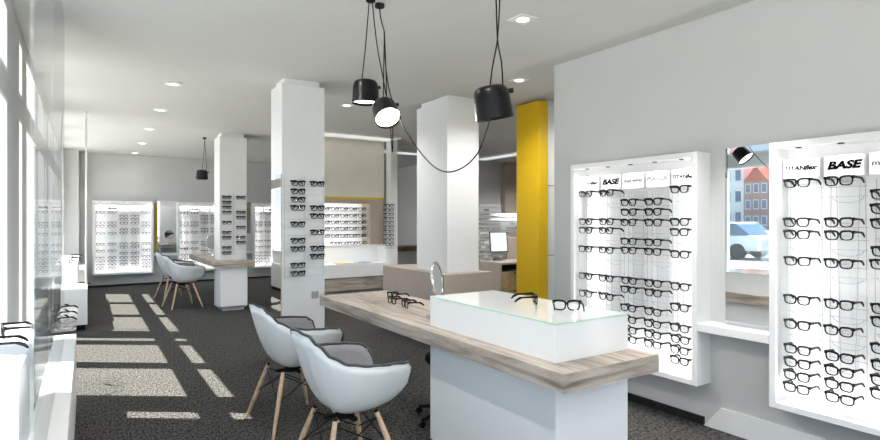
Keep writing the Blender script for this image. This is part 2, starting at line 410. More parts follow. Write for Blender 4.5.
# ------------------------------------------------------------------ lettering
def text_mesh(body, size, shear=0.0, offset=0.0):
    cu = bpy.data.curves.new('lettering', 'FONT'); cu.body = body; cu.size = size; cu.shear = shear; cu.offset = offset
    cu.extrude = 0.0006; cu.align_x = 'CENTER'; cu.align_y = 'CENTER'; cu.resolution_u = 3
    ob = bpy.data.objects.new('tmp', cu); COL.objects.link(ob)
    dg = bpy.context.evaluated_depsgraph_get(); dg.update()
    me = bpy.data.meshes.new_from_object(ob.evaluated_get(dg))
    bpy.data.objects.remove(ob); me.name = 'lettering'
    me.materials.clear()
    return me
def joined_text(parts):
    """[(body,size,shear,offset,dx)] -> one mesh"""
    bm = bmesh.new()
    for body, size, sh, off, dx, sx in parts:
        me = text_mesh(body, size, sh, off); me.transform(Matrix.Diagonal((sx, 1, 1, 1))); me.transform(Matrix.Translation((dx, 0, 0))); bm.from_mesh(me)
    me = bpy.data.meshes.new('lettering'); bm.to_mesh(me); bm.free()
    return me
LOGO = {
    'titan': joined_text([('TITAN', 0.036, 0.1, 0.0012, -0.034, 1.08), ('flex', 0.038, 0.35, 0.0014, 0.047, 1.0), ('\u00ae', 0.016, 0, 0, 0.084, 1.0)]),
    'base': joined_text([('BASE', 0.058, 0.24, 0.0030, 0, 1.2)]),
    'marwno': joined_text([('marwno', 0.046, 0.0, 0.0004, 0, 1.05)]),
    'masca': joined_text([('MASCA', 0.046, 0.0, 0.0, 0, 1.1)]),
}
for k, me in LOGO.items(): me.materials.append(M['ink'] if k in ('base', 'titan') else M['inkgrey'])
RX = Matrix.Rotation(radians(90), 4, 'X')

# ------------------------------------------------------------------ display case
ROWA = [1.61, 1.385, 1.315, 1.162, 0.94, 0.797, 0.655, 0.577, 0.503, 0.432]
ROWB = [1.53, 1.457, 1.38, 1.237, 1.17, 0.942, 0.874, 0.737, 0.65, 0.573, 0.503]
SIGN = ['titan', 'base', 'marwno', 'masca', 'titan']
SIGNW = ['TITANflex', 'BASE', 'small grey lower-case', 'MASCA', 'TITANflex']
CW, CZ0, CZ1, CD = 1.12, 0.297, 1.855, 0.16
_case_mesh = {}
def case_meshes():
    w = CW / 2; t = 0.036
    c = MB()
    c.box(-w, -w + t, -CD, 0, CZ0, CZ1).box(w - t, w, -CD, 0, CZ0, CZ1)
    c.box(-w + t, w - t, -CD, 0, CZ1 - t, CZ1).box(-w + t, w - t, -CD, 0, CZ0, CZ0 + t)
    return c
def rack_grille(rows):
    g = MB(); r = 0.0013
    for s in (-1, 1):
        g.tube([(s * 0.088, 0, 0.36), (s * 0.086, 0, 1.10), (s * 0.08, 0, 1.62)], r * 1.2, 5)
        g.tube([(s * 0.03, 0.0, 0.36), (s * 0.055, 0, 1.62)], r, 5)
    prev = None
    for z in rows:
        g.box(-0.092, 0.092, -0.0012, 0.0012, z - 0.0275, z - 0.025)           # rung under the glasses
        g.tube([(0, 0, z - 0.004), (0, -0.08, z - 0.004), (0, -0.1035, z - 0.004)], 0.0022, 5)      # nose peg
        if prev is not None and prev - z > 0.12:
            zz = prev - 0.08
            g.box(-0.092, 0.092, -0.0012, 0.0012, zz - 0.001, zz + 0.001)
            arc = [(0.075 * cos(a), 0, zz - 0.035 * sin(a)) for a in [pi * k / 10 for k in range(11)]]
            g.tube(arc, 0.0016, 5)
        prev = z
    return g
def rack_panel():
    return MB().prism([(-0.05, 0.35), (0.05, 0.35), (0.046, 1.62), (-0.046, 1.62)], 'y', 0.006, 0.010)
RM = {'A': rack_grille(ROWA).mesh('wire_grille'), 'B': rack_grille(ROWB).mesh('wire_grille'), 'panel': rack_panel().mesh('rack_panel'),
      'card': MB().prism([(-0.092, 1.642), (-0.03, 1.636), (0.03, 1.636), (0.092, 1.642), (0.092, 1.755), (-0.092, 1.755)], 'y', -0.062, 0.0).mesh('header_card')}
RM['A'].materials.append(M['wire']); RM['B'].materials.append(M['wire']); RM['panel'].materials.append(M['acrylic']); RM['card'].materials.append(M['card'])

def display_case(cx, cy, rz, where, cols, near, racks=5, dz=0.0, name_short=''):
    """origin on the wall face; local -Y points into the room; column 0 is the local -X end"""
    t = thing('display_case', 'white lit glasses display case, ' + where, 'display case', (cx, cy, dz), rz, 'wall display cases')
    case_meshes().build('carcass', M['white'], t, 0.002)
    B(-CW / 2 + 0.036, CW / 2 - 0.036, -0.004, 0, CZ0 + 0.036, CZ1 - 0.036).build('back_panel', M['white'], t)
    R = Matrix.Translation((cx, cy, dz)) @ Matrix.Rotation(rz, 4, 'Z')
    order = range(5)
    for k in order:
        x = (k - 2) * 0.21
        s = MB().lathe([(0.017, CZ1 - 0.0365), (0.017, CZ1 - 0.041), (0.012, CZ1 - 0.041), (0.012, CZ1 - 0.0375)], 12)
        for i, v in enumerate(s.v): s.v[i] = (v[0] + x, v[1] - 0.115, v[2])
        s.build('spotlight', M['blackm'], t)
        if k >= racks: continue
        typ = 'B' if k in (2, 3) else 'A'
        rk = thing('glasses_rack', 'clear wire glasses rack, %s from the left, %s' % (ORD[k], where), 'rack', R @ Vector((x, -0.026, 0)), rz, 'glasses racks in the display cases')
        link('wire_grille', RM[typ], None, rk)
        link('rack_panel', RM['panel'], None, rk)
        cd = link('header_card', RM['card'], None, rk)
        le = link('lettering', LOGO[SIGN[k] if cols is None or True else 'base'], None, cd)
        le.matrix_local = Matrix.Translation((0, -0.0628, 1.70)) @ RX
        if k in cols:
            rows = ROWB if typ == 'B' else ROWA
            for i, z in enumerate(rows):
                p = R @ Vector((x + random.uniform(-0.003, 0.003), -0.138, z))
                put_glasses(p, rz + random.uniform(-0.03, 0.03), 'black glasses, %s row of the %s rack, %s' % (ORD[i], ORD[k], where), 'glasses in the wall display cases', 'open' if near else 'far')
    return t

display_case(3.55, 2.66, -pi / 2, 'case behind the counter', range(5), True)
display_case(3.55, 1.085, -pi / 2, 'case beside the tall mirror', range(5), True)
display_case(0.67, 13.46, 0, 'far case nearest the windows', range(5), False, dz=-0.05)
display_case(2.27, 13.46, 0, 'far case behind the wooden chairs', range(4), False, dz=-0.05, racks=5)
display_case(3.91, 13.46, 0, 'far case between the columns', range(2), False, dz=-0.05, racks=5)

# mirrors and shelves in the gaps between the cases
def niche(X, Y, rz, w, where, name, dz=0.0, panel=0.11, stripe=None):
    R = Matrix.Translation((X, Y, dz)) @ Matrix.Rotation(rz, 4, 'Z')
    t = thing('wall_mirror', 'tall frameless mirror ' + where, 'mirror', R @ Vector((panel / 2 + 0.003, 0, 0.72)), rz)
    B(-(w - panel) / 2, (w - panel) / 2, -0.022, -0.014, 0.0, 1.15).build('mirror_glass', M['mirror'], t)
    B(-(w - panel) / 2, (w - panel) / 2, -0.014, 0.0, 0.0, 1.15).build('backing_board', M['white'], t)
    if stripe:
        o = B(0, 0.05, -0.05, 0, 0.72, 1.80).build('reflection_strip', M['yellow']); o.matrix_world = R @ Matrix.Translation((-w / 2 + panel - 0.05, 0, 0))  # yellow board standing in for a reflection in the mirror
        tag(o, stripe, 'strip')
    s = thing('wall_shelf', 'white wall shelf ' + where.replace('above', 'under the mirror').replace('hanging', 'under the mirror'), 'shelf', R @ Vector((0, 0, 0.665)), rz)
    B(-w / 2 + 0.001, w / 2 - 0.001, -CD, 0, 0, 0.052).build('board', M['white'], s, 0.002)
niche(3.55, 1.872, -pi / 2, 0.452, 'between the two large display cases', 'near')
niche(1.47, 13.46, 0, 0.478, 'between the first two far display cases', 'far', -0.05, 0.09, 'narrow yellow strip imitating a reflection in the far mirror near the windows')
niche(3.09, 13.46, 0, 0.518, 'behind the far white column', 'far', -0.05, 0.09, 'narrow yellow strip imitating a mirror reflection behind the far white column')

# ------------------------------------------------------------------ counters
def plinth_counter(label, x0, x1, y0, y1, bx0, bx1, by0, by1, hole=None):
    t = thing('service_counter', label, 'counter', (x0, y0, 0))
    if hole:
        a, b, c, d = [hole[0] - x0, hole[1] - x0, hole[2] - y0, hole[3] - y0]; w = x1 - x0; l = y1 - y0
        m = MB().box(0, w, 0, c, 0.678, 0.76).box(0, w, d, l, 0.678, 0.76).box(0, a, c, d, 0.678, 0.76)
        if b < w: m.box(b, w, c, d, 0.678, 0.76)
        m.build('worktop', M['wood'], t, 0.0)
        B(bx0 - x0, bx1 - x0, by0 - y0, c - 0.002, 0.07, 0.678).build('base_cabinet', M['white'], t, 0.003)
        B(bx0 - x0 + 0.04, bx1 - x0 - 0.04, by0 - y0 + 0.04, c - 0.01, 0, 0.07).build('plinth', M['grey'], t)
    else:
        B(0, x1 - x0, 0, y1 - y0, 0.678, 0.76).build('worktop', M['wood'], t, 0.002)
        B(bx0 - x0, bx1 - x0, by0 - y0, by1 - y0, 0.07, 0.678).build('base_cabinet', M['white'], t, 0.003)
        B(bx0 - x0 + 0.03, bx1 - x0 - 0.03, by0 - y0 + 0.03, by1 - y0 - 0.03, 0, 0.07).build('plinth', M['grey'], t)
    B(0.0, x1 - x0, -0.003, 0.0, 0.678, 0.76).build('end_edge_band', M['woodx'], t)
    return t
plinth_counter('long weathered oak counter on a white base, nearest the large display cases', 1.66, 2.292, 1.615, 4.43, 1.757, 2.25, 1.757, 2.815)
plinth_counter('far oak counter built round the white column beside the wooden chair', 1.63, 2.22, 8.74, 11.2, 1.72, 2.12, 8.80, 9.13, hole=(1.768, 2.192, 9.128, 9.552))
# glass topped showcase box on the near counter
t = thing('tabletop_showcase', 'white display box with a green edged glass top on the oak counter', 'showcase', (1.757, 1.757, 0.76))
MB().box(0, 0.012, 0, 1.058, 0, 0.168).box(0.481, 0.493, 0, 1.058, 0, 0.168).box(0.012, 0.481, 0, 0.012, 0, 0.168).box(0.012, 0.481, 1.046, 1.058, 0, 0.168).box(0.012, 0.481, 0.012, 1.046, 0, 0.012).build('side_panels', M['whitegloss'], t)
B(0.002, 0.491, 0.002, 1.056, 0.168, 0.177).build('glass_top', M['whiteglass'], t)
e = MB(); e.box(-0.001, 0.0016, -0.001, 1.059, 0.1715, 0.1775).box(0.4914, 0.494, -0.001, 1.059, 0.1715, 0.1775).box(0.0016, 0.4914, -0.001, 0.0016, 0.1715, 0.1775).box(0.0016, 0.4914, 1.0564, 1.059, 0.1715, 0.1775)
e.build('glass_edge', M['greenedge'], t)
B(0.02, 0.47, 0.02, 1.03, 0.135, 0.145).build('inner_tray', M['white'], t)
# glasses on the counter
ZT = 0.938 + 0.0274
put_glasses((2.075, 2.23, ZT), radians(57), 'black glasses lying with its temples towards the window side, on the glass topped box', 'glasses lying on the oak counter', 'open')
put_glasses((2.05, 1.975, ZT), radians(140), 'black glasses with temples towards the viewpoint, on the near end of the glass topped box', 'glasses lying on the oak counter', 'open')
ZC = 0.76 + 0.0274
put_glasses((1.95, 3.68, ZC), radians(-92), 'black glasses on the bare oak counter, farther pair from the white box', 'glasses lying on the oak counter', 'open')
put_glasses((2.07, 3.90, ZC), radians(-84), 'black glasses on the bare oak counter, behind the other two pairs', 'glasses lying on the oak counter', 'open')
put_glasses((1.94, 3.46, ZC), radians(-100), 'black glasses on the bare oak counter, closest pair to the white box', 'glasses lying on the oak counter', 'open')

def table_mirror(x, y, rz, label):
    t = thing('table_mirror', label, 'mirror', (x, y, 0.76), rz)
    MB().lathe([(0.075, 0), (0.075, 0.008), (0.02, 0.014), (0.0065, 0.02), (0.0065, 0.12)], 28).build('stand', M['chrome'], t)
    Rm = Matrix.Translation((0, 0, 0.245)) @ Matrix.Rotation(radians(82), 4, 'X')
    MB().lathe([(0.108, -0.008), (0.122, -0.008), (0.126, 0), (0.122, 0.008), (0.108, 0.008)], 40, Rm, False).build('rim', M['chrome'], t)
    MB().lathe([(0.109, -0.004), (0.109, 0.004)], 40, Rm).build('mirror_disc', M['mirror'], t)
table_mirror(1.94, 3.02, radians(42), 'round chrome table mirror standing behind the glass topped box')
table_mirror(1.9, 10.4, radians(15), 'round chrome table mirror on the far oak counter')

# ------------------------------------------------------------------ column glasses
def column_glasses(xs, y, slots, where, kind):
    for c, (x, sl) in enumerate(zip(xs, slots)):
        for i, k in enumerate(sl):
            put_glasses((x, y, 1.757 - 0.0802 * k), random.uniform(-0.03, 0.03), 'black glasses, %s down in the %s row on the %s' % (ORD[i], ('window side', 'counter side')[c], where), 'glasses on the ' + where, kind)
SL = [[0, 1, 2, 3, 5, 7, 8, 10, 11], [0, 3, 4, 6, 8, 9]]
column_glasses((1.735, 1.93), 5.205, SL, 'column by the chairs', 'fold')
column_glasses((1.873, 2.088), 9.09, SL, 'far column', 'fold')
# the wire rails that hold them
def column_rack(x0, x1, y, ys, label, xs):
    t = thing('column_rack', label, 'rack', ((x0 + x1) / 2, y, 0.84))
    g = MB(); w = (x1 - x0) / 2; cx = (x0 + x1) / 2
    for k in range(13):
        z = 1.757 - 0.0802 * k - 0.84 - 0.027
        if z > 0: g.box(-w, w, -0.012, -0.010, z, z + 0.0018)
    for x in (-w + 0.01, 0, w - 0.01): g.tube([(x, -0.011, 0), (x, -0.011, 1.0)], 0.0015, 5)
    for c, x in enumerate(xs):
        for k in SL[c]: g.tube([(x - cx, 0, 1.757 - 0.0802 * k - 0.844), (x - cx, -0.0375, 1.757 - 0.0802 * k - 0.844)], 0.002, 5)
    g.build('wire_grille', M['wire'], t)
column_rack(1.60, 2.01, 5.25, 0, 'thin wire rack on the front of the column by the chairs', (1.735, 1.93))
column_rack(1.78, 2.18, 9.13, 0, 'thin wire rack on the front of the far column', (1.873, 2.088))

# ------------------------------------------------------------------ chairs
def interp(keys, a):
    a = abs(((a + 180) % 360) - 180)
    for (a0, r0, z0), (a1, r1, z1) in zip(keys, keys[1:]):
        if a0 <= a <= a1:
            t = (a - a0) / (a1 - a0); t = t * t * (3 - 2 * t)
            return r0 + (r1 - r0) * t, z0 + (z1 - z0) * t
    return keys[-1][1:]
KEYS = [(0, 0.245, 0.44), (18, 0.265, 0.445), (30, 0.325, 0.475), (37, 0.375, 0.555), (42, 0.38, 0.622), (49, 0.372, 0.648), (68, 0.335, 0.660), (90, 0.312, 0.668), (112, 0.306, 0.684), (128, 0.302, 0.718), (143, 0.302, 0.775), (156, 0.298, 0.818), (180, 0.285, 0.828)]
def shell_pt(a, s, off=0.0):
    R, Hh = interp(KEYS, a)
    zb = 0.395 + off
    r = (R - off * 0.8) * (s ** 0.9)
    # bowl: flat seat then rising walls, rim rolled outwards
    wall = s ** 3.4
    z = zb + (Hh - zb) * wall + 0.012 * s * s
    w = radians(a)
    x = r * cos(w) * 0.95; y = r * sin(w) * 0.94
    if abs(((a + 180) % 360) - 180) > 110:       # the back leans: belly forward low down, backwards at the top
        k = (abs(((a + 180) % 360) - 180) - 110) / 70
        x += 0.035 * k * s * (1 - s) * 4
    return (x, y, z)
def shell_mb(off=0.0, thick=0.006, NA=72, NS=18, s1=1.0):
    m = MB()
    def surf(o):
        vs = [(0.0, 0.0, 0.395 + o)]
        for j in range(1, NS + 1):
            for i in range(NA): vs.append(shell_pt(360 * i / NA, s1 * j / NS, o))
        return vs
    a = surf(off); b = surf(off + thick); n = len(a)
    fs = []
    def fan(base, flip):
        out = []
        for i in range(NA): out.append((base, base + 1 + i, base + 1 + (i + 1) % NA))
        for j in range(NS - 1):
            for i in range(NA):
                p = base + 1 + j * NA + i; q = base + 1 + j * NA + (i + 1) % NA
                out.append((p, p + NA, q + NA, q))
        return [tuple(reversed(f)) for f in out] if flip else out
    fs = fan(0, True) + fan(n, False)
    e0 = 1 + (NS - 1) * NA
    for i in range(NA):
        j = (i + 1) % NA
        fs.append((e0 + i, e0 + j, n + e0 + j, n + e0 + i))
    m.add(a + b, fs, True)
    return m
def make_chair(label):
    t = thing('armchair', label, 'chair', (0, 0, 0), 0, 'moulded armchairs with grey seat pads')
    shell_mb(0.0, 0.006).build('seat_shell', M['shell'], t)
    shell_mb(0.0065, 0.012, s1=0.995).build('seat_pad', M['felt'], t)
    rim = [Vector(shell_pt(360 * i / 96, 1.0, 0.006)) + Vector((0, 0, 0.003)) for i in range(97)]
    MB().tube(rim, 0.0075, 8, False).build('piping', M['piping'], t)
    MB().box(-0.12, 0.12, -0.012, 0.012, 0.362, 0.380).box(-0.012, 0.012, -0.12, 0.12, 0.362, 0.380).lathe([(0.05, 0.355), (0.05, 0.392)], 16).build('under_bracket', M['blackm'], t)
    tops, feet = [], []
    for (sx, sy) in ((1, 1), (1, -1), (-1, -1), (-1, 1)):
        a = Vector((sx * 0.115, sy * 0.125, 0.40)); b = Vector((sx * 0.235, sy * 0.245, 0.0))
        tops.append(a); feet.append(b)
        lg = MB().tube([a + (b - a) * k for k in (0.03, 0.35, 0.7, 0.985)], [0.0125, 0.0155, 0.013, 0.0095], 12).build('leg', M['legwood'], t)
        MB().tube([a + (b - a) * 0.0, a + (b - a) * 0.16], 0.011, 8).build('leg_socket', M['blackm'], lg)
        MB().lathe([(0.0105, 0), (0.0105, 0.007)], 12, Matrix.Translation(b)).build('leg_glide', M['blackm'], lg)
    br = MB()
    for i in range(4):
        a0, b0 = tops[i], feet[i]; a1, b1 = tops[(i + 1) % 4], feet[(i + 1) % 4]
        br.tube([a0 + (b0 - a0) * 0.08, a1 + (b1 - a1) * 0.48], 0.0038, 6)
        br.tube([a1 + (b1 - a1) * 0.08, a0 + (b0 - a0) * 0.48], 0.0038, 6)
    br.build('wire_brace_lattice', M['blackm'], t)
    return t
chair = make_chair('white moulded armchair with grey pad, close beside the white counter base')
spots = [(1.16, 2.715, 3, None), (1.20, 3.74, 6, 'white moulded armchair with grey pad, by the bare end of the near oak counter'),
         (1.30, 9.62, 10, 'white moulded armchair with grey pad, at the far oak counter beside the column'),
         (1.30, 10.75, 12, 'white moulded armchair with grey pad, at the far counter behind another chair')]
for i, (x, y, a, lb) in enumerate(spots):
    o = chair if i == 0 else copy_tree(chair)
    o.location = (x, y, 0); o.rotation_euler = (0, 0, radians(a))
    if lb: o['label'] = lb

# black swivel stool tucked behind the counter base
t = thing('swivel_stool', 'black swivel stool with star base tucked under the oak counter', 'stool', (2.14, 3.18, 0))
MB().lathe([(0.01, 0.40), (0.15, 0.40), (0.17, 0.42), (0.17, 0.45), (0.15, 0.465), (0.01, 0.468)], 28).build('seat', M['blackm'], t)
MB().lathe([(0.028, 0.06), (0.028, 0.2), (0.018, 0.2), (0.018, 0.40)], 14).build('gas_column', M['blackm'], t)
for k in range(5):
    w = 2 * pi * k / 5 + 3.3
    lg = MB().tube([(0, 0, 0.075), (0.14 * cos(w), 0.14 * sin(w), 0.07), (0.245 * cos(w), 0.245 * sin(w), 0.05)], [0.02, 0.016, 0.012], 8).build('leg', M['blackm'], t)
    c, s = 0.245 * cos(w), 0.245 * sin(w)
    MB().lathe([(0.022, -0.01), (0.022, 0.01)], 14, Matrix.Translation((c, s, 0.0225)) @ Matrix.Rotation(w, 4, 'Z') @ Matrix.Rotation(radians(90), 4, 'X')).build('castor', M['blackm'], lg)

# ------------------------------------------------------------------ pendant lamps
def crom(pts, n=10):
    P = [Vector(p) for p in pts]; P = [P[0] * 2 - P[1]] + P + [P[-1] * 2 - P[-2]]
    out = []
    for i in range(1, len(P) - 2):
        for k in range(n):
            t = k / n
            out.append(0.5 * ((2 * P[i]) + (P[i + 1] - P[i - 1]) * t + (2 * P[i - 1] - 5 * P[i] + 4 * P[i + 1] - P[i + 2]) * t * t + (3 * P[i] - P[i - 1] - 3 * P[i + 1] + P[i + 2]) * t ** 3))
    out.append(P[-2]); return out
def pendant(label, loc, tilt, cords, canopy, s=1.0, light=20):
    t = thing('pendant_lamp', label, 'lamp', loc, 0, 'black pendant lamps')
    Rm = tilt @ Matrix.Scale(s, 4)
    MB().lathe([(0.0, 0.078), (0.05, 0.078), (0.066, 0.072), (0.076, 0.058), (0.081, 0.03), (0.086, -0.065), (0.087, -0.068), (0.083, -0.066), (0.078, 0.02), (0.0, 0.03)], 40, Rm, False).build('lamp_shade', M['lamp'], t)
    MB().lathe([(0.0815, -0.052), (0.0815, -0.045)], 36, Rm).build('diffuser', M['diffuser'], t)
    kn = MB().lathe([(0.011, -0.012), (0.011, 0.012)], 12, Rm @ Matrix.Translation((0.088, 0, 0.045)) @ Matrix.Rotation(radians(90), 4, 'Y')); kn.build('tilt_knob', M['blackm'], t)
    for c in cords:
        pts = crom([Vector(p) - Vector(loc) for p in c])
        MB().tube(pts, 0.0034, 6).build('cord', M['blackm'], t)
    for cp in canopy:
        q = Vector(cp) - Vector(loc)
        MB().lathe([(0.03, 0), (0.03, -0.022), (0.012, -0.03)], 20, Matrix.Translation(q)).build('ceiling_cup', M['blackm'], t)
    L = bpy.data.lights.new('pendant_light', 'SPOT'); L.energy = light; L.spot_size = radians(140); L.spot_blend = 0.6; L.shadow_soft_size = 0.06; L.color = (1, 0.96, 0.9)
    lo = bpy.data.objects.new('pendant_light', L); COL.objects.link(lo); lo.parent = t
    lo.matrix_local = tilt @ Matrix.Translation((0, 0, -0.062 * s))
    return t
def tiltm(ax, deg, az=0): return Matrix.Rotation(radians(az), 4, 'Z') @ Matrix.Rotation(radians(deg), 4, ax)
I4 = Matrix.Identity(4)
pendant('black pendant lamp hanging level, higher of the lit pair', (1.52, 3.225, 2.225), I4,
        [[(1.52, 3.29, 2.29), (1.505, 3.20, 2.5), (1.49, 3.11, H - 0.02)], [(1.50, 3.09, H - 0.02), (1.54, 3.10, 2.5), (1.60, 3.12, 2.27), (1.62, 3.08, 2.04), (1.62, 3.05, 1.83), (1.62, 3.04, 1.95), (1.61, 3.05, 2.16)]],
        [(1.495, 3.10, H)], 1.02)
pendant('black pendant lamp tipped so its bright opening shows, lower of the lit pair', (1.52, 2.945, 2.055), Matrix.Rotation(radians(-33), 4, 'Z') @ Matrix.Rotation(radians(-38), 4, 'X') @ Matrix.Rotation(radians(-18), 4, 'Y'),
        [[(1.585, 3.155, H - 0.02), (1.565, 3.10, 2.68), (1.54, 3.00, 2.56)], [(1.54, 3.00, 2.56), (1.525, 2.98, 2.32), (1.52, 2.975, 2.11)], [(1.54, 3.00, 2.56), (1.53, 2.96, 2.32), (1.52, 2.93, 2.09)]],
        [(1.585, 3.155, H)], 0.93)
pendant('black pendant lamp with a swagged cord, hanging apart from the lit pair', (1.52, 1.911, 1.918), Matrix.Rotation(radians(-33), 4, 'Z') @ Matrix.Rotation(radians(6), 4, 'X') @ Matrix.Rotation(radians(-9), 4, 'Y'),
        [[(1.52, 1.92, H - 0.02), (1.52, 1.887, 2.40), (1.52, 1.876, 2.20), (1.52, 1.848, 2.085), (1.515, 1.832, 1.965)],
         [(1.52, 1.86, H - 0.02), (1.52, 1.86, 2.40), (1.52, 1.876, 2.20), (1.52, 1.91, 2.085), (1.52, 1.935, 1.97)],
         [(1.52, 1.92, 1.875), (1.52, 1.952, 1.81), (1.52, 2.02, 1.71), (1.52, 2.14, 1.652), (1.52, 2.28, 1.642), (1.52, 2.42, 1.69), (1.52, 2.60, 1.818), (1.52, 2.765, 1.98), (1.52, 2.89, 2.16), (1.525, 2.96, 2.37), (1.53, 2.985, 2.56)]],
        [(1.52, 1.92, H), (1.52, 1.86, H)], 1.0, 10)
pendant('small black pendant lamp over the far oak counter', (1.64, 9.9, 2.16), I4,
        [[(1.64, 9.9, 2.23), (1.665, 9.88, 2.5), (1.675, 9.86, H - 0.02)], [(1.70, 9.86, 2.20), (1.70, 9.85, 2.35), (1.675, 9.86, H - 0.02)]], [(1.675, 9.86, H)], 1.1, 10)

# ------------------------------------------------------------------ downlights
def downlight(x, y, label, energy=95, ang=150):
    t = thing('ceiling_downlight', label, 'downlight', (x, y, H), 0, 'recessed ceiling downlights')
    MB().prism([(-0.075, -0.075), (0.075, -0.075), (0.075, 0.075), (-0.075, 0.075)], 'z', -0.004, 0.0).build('trim_plate', M['white'], t)
    MB().lathe([(0.045, -0.007), (0.058, -0.007), (0.058, -0.004), (0.045, -0.004)], 24, None, False).build('ring', M['white'], t)
    MB().lathe([(0.0, -0.0062), (0.045, -0.0062)], 24, None, False).build('lamp', M['downlamp'], t)
    L = bpy.data.lights.new('downlight_beam', 'SPOT'); L.energy = energy; L.spot_size = radians(ang); L.spot_blend = 0.7; L.shadow_soft_size = 0.045; L.color = (1, 0.985, 0.965)
    lo = bpy.data.objects.new('downlight_beam', L); COL.objects.link(lo); lo.parent = t; lo.location = (0, 0, -0.012)
DL = [(0.78, 1.5, 'over the window aisle, behind the viewpoint side'), (0.78, 3.05, 'over the window aisle, by the nearest chair'), 
      (0.75, 6.15, 'over the window aisle, brightest in view'), (0.79, 7.7, 'over the window aisle, second in view'), (0.81, 9.4, 'over the window aisle, third in view'), (0.85, 11.2, 'over the window aisle, fourth in view'), (0.85, 12.9, 'over the window aisle, last before the far wall'),
      (3.0, 1.78, 'added out of view to brighten the wall below the mirror'), (2.534, 2.85, 'right above the oak counter and display box'), (2.645, 6.14, 'behind the hanging lit lamps'), (3.605, 4.11, 'by the yellow panel'),  # the one by the mirror is added unseen to brighten the lower wall
      (2.35, 10.2, 'added to light the far counter, beside the far column'), (5.6, 6.2, 'added to light the rear area, above the computer desk'), (5.2, 11.4, 'added to light the rear area, above the dark wood counter'), (4.3, 6.8, 'added as hidden fill past the broad column'), (7.6, 6.2, 'added to light the rear area by the desk'), (8.6, 8.4, 'added to light the rear area by the taupe cupboard')]  # unseen lamps added to light the far counter, beige block and rear area
DL += [(0.78, -0.1, 'added as unseen fill over the aisle, behind the viewpoint'), (2.6, -0.4, 'added as unseen fill near the shop front, behind the viewpoint'), (0.78, -1.7, 'added as unseen fill by the front windows, over the aisle'), (2.6, -1.9, 'added as unseen fill by the front windows, near the display wall')]  # unseen lamps behind the camera, added as frontal fill
DL.append((4.95, 4.05, 'added as hidden fill beside the yellow panel, past the display wall'))  # hidden lamp added to brighten the white end column
DLE = [60, 70, 75, 65, 50, 24, 7, 230, 30, 95, 130, 40, 130, 110, 120, 420, 360, 70, 35, 110, 110, 45]
for (x, y, lb), en in zip(DL, DLE): downlight(x, y, 'square recessed ceiling downlight ' + lb, en, 66 if x == 3.0 else 104 if 2.5 < x < 2.62 and 0 < y < 3 else 150)

# light coves
for x0, x1, y0, y1, lb in ((2.6, 4.44, 8.05, 8.5, 'wide white ceiling light trough in front of the beige block'), (4.75, 7.3, 9.55, 9.95, 'wide white ceiling light trough behind the broad column'), (7.3, 7.7, 7.6, 9.95, 'wide white ceiling light trough running beside the taupe cupboard')):
    t = thing('ceiling_light_trough', lb, 'ceiling light', ((x0 + x1) / 2, (y0 + y1) / 2, H)); w = (x1 - x0) / 2; l = (y1 - y0) / 2
    MB().box(-w, w, -l, -l + 0.03, -0.03, 0).box(-w, w, l - 0.03, l, -0.03, 0).box(-w, -w + 0.03, -l + 0.03, l - 0.03, -0.03, 0).box(w - 0.03, w, -l + 0.03, l - 0.03, -0.03, 0).build('trough_frame', M['white'], t)
    B(-w + 0.03, w - 0.03, -l + 0.03, l - 0.03, -0.015, -0.005).build('diffuser', M['strip'], t)

# ------------------------------------------------------------------ shelf unit in the middle back
t = thing('shelf_unit', 'taupe framed wall unit with lit glasses shelves under a beige block', 'shelf unit', (3.55, 8.6, 0))
L0 = -0.95
B(L0, 0.857, 0, 0.4, 1.79, H - 0.001).build('upper_block', M['beige'], t)
B(L0, 0.857, -0.004, 0.4, 1.755, 1.79).build('yellow_strip', M['yellow'], t)
MB().box(L0, 0.857, 0, 0.35, 1.689, 1.755).box(0.587, 0.857, 0, 0.35, 0.975, 1.689).box(L0, L0 + 0.2, 0, 0.35, 0.975, 1.689).build('frame', M['taupe'], t, 0.002)
B(L0 + 0.2, 0.587, 0.33, 0.35, 0.975, 1.689).build('back_panel', M['white'], t)
SHZ = [1.587, 1.468, 1.358, 1.247, 1.128]
for z in SHZ: B(L0 + 0.2, 0.587, 0.08, 0.33, z - 0.038, z - 0.0285).build('shelf', M['whitegloss'], t)
MB().box(L0, 0.95, 0.0, 0.4, 0.945, 0.975).box(0.91, 0.95, 0.0, 0.4, 0.652, 0.945).box(L0, 0.91, 0.37, 0.4, 0.652, 0.945).box(L0, 0.95, -0.05, 0.4, 0.43, 0.652).build('base_cabinet', M['white'], t, 0.003)
B(L0, 0.95, -0.03, 0.4, 0.21, 0.43).build('wood_band', M['woodx'], t)
B(L0 + 0.03, 0.92, 0.03, 0.38, 0, 0.21).build('plinth', M['grey'], t)
for r_, z in enumerate(SHZ):
    for k in range(5):
        put_glasses((3.375 + 0.167 * k + random.uniform(-0.003, 0.003), 8.72, z), random.uniform(-0.03, 0.03), 'black glasses, %s from the left on the %s lit shelf of the taupe unit' % (ORD[k], ORD[r_]), 'glasses on the taupe unit shelves', 'far')
for k in range(4):
    put_glasses((3.52 + 0.166 * k, 8.63, 0.975 + 0.0274), (-0.15, -0.1, 0.08, -0.05)[k], 'black glasses, %s from the left on the white ledge under the shelves' % ORD[k], 'glasses on the taupe unit ledge', 'far')
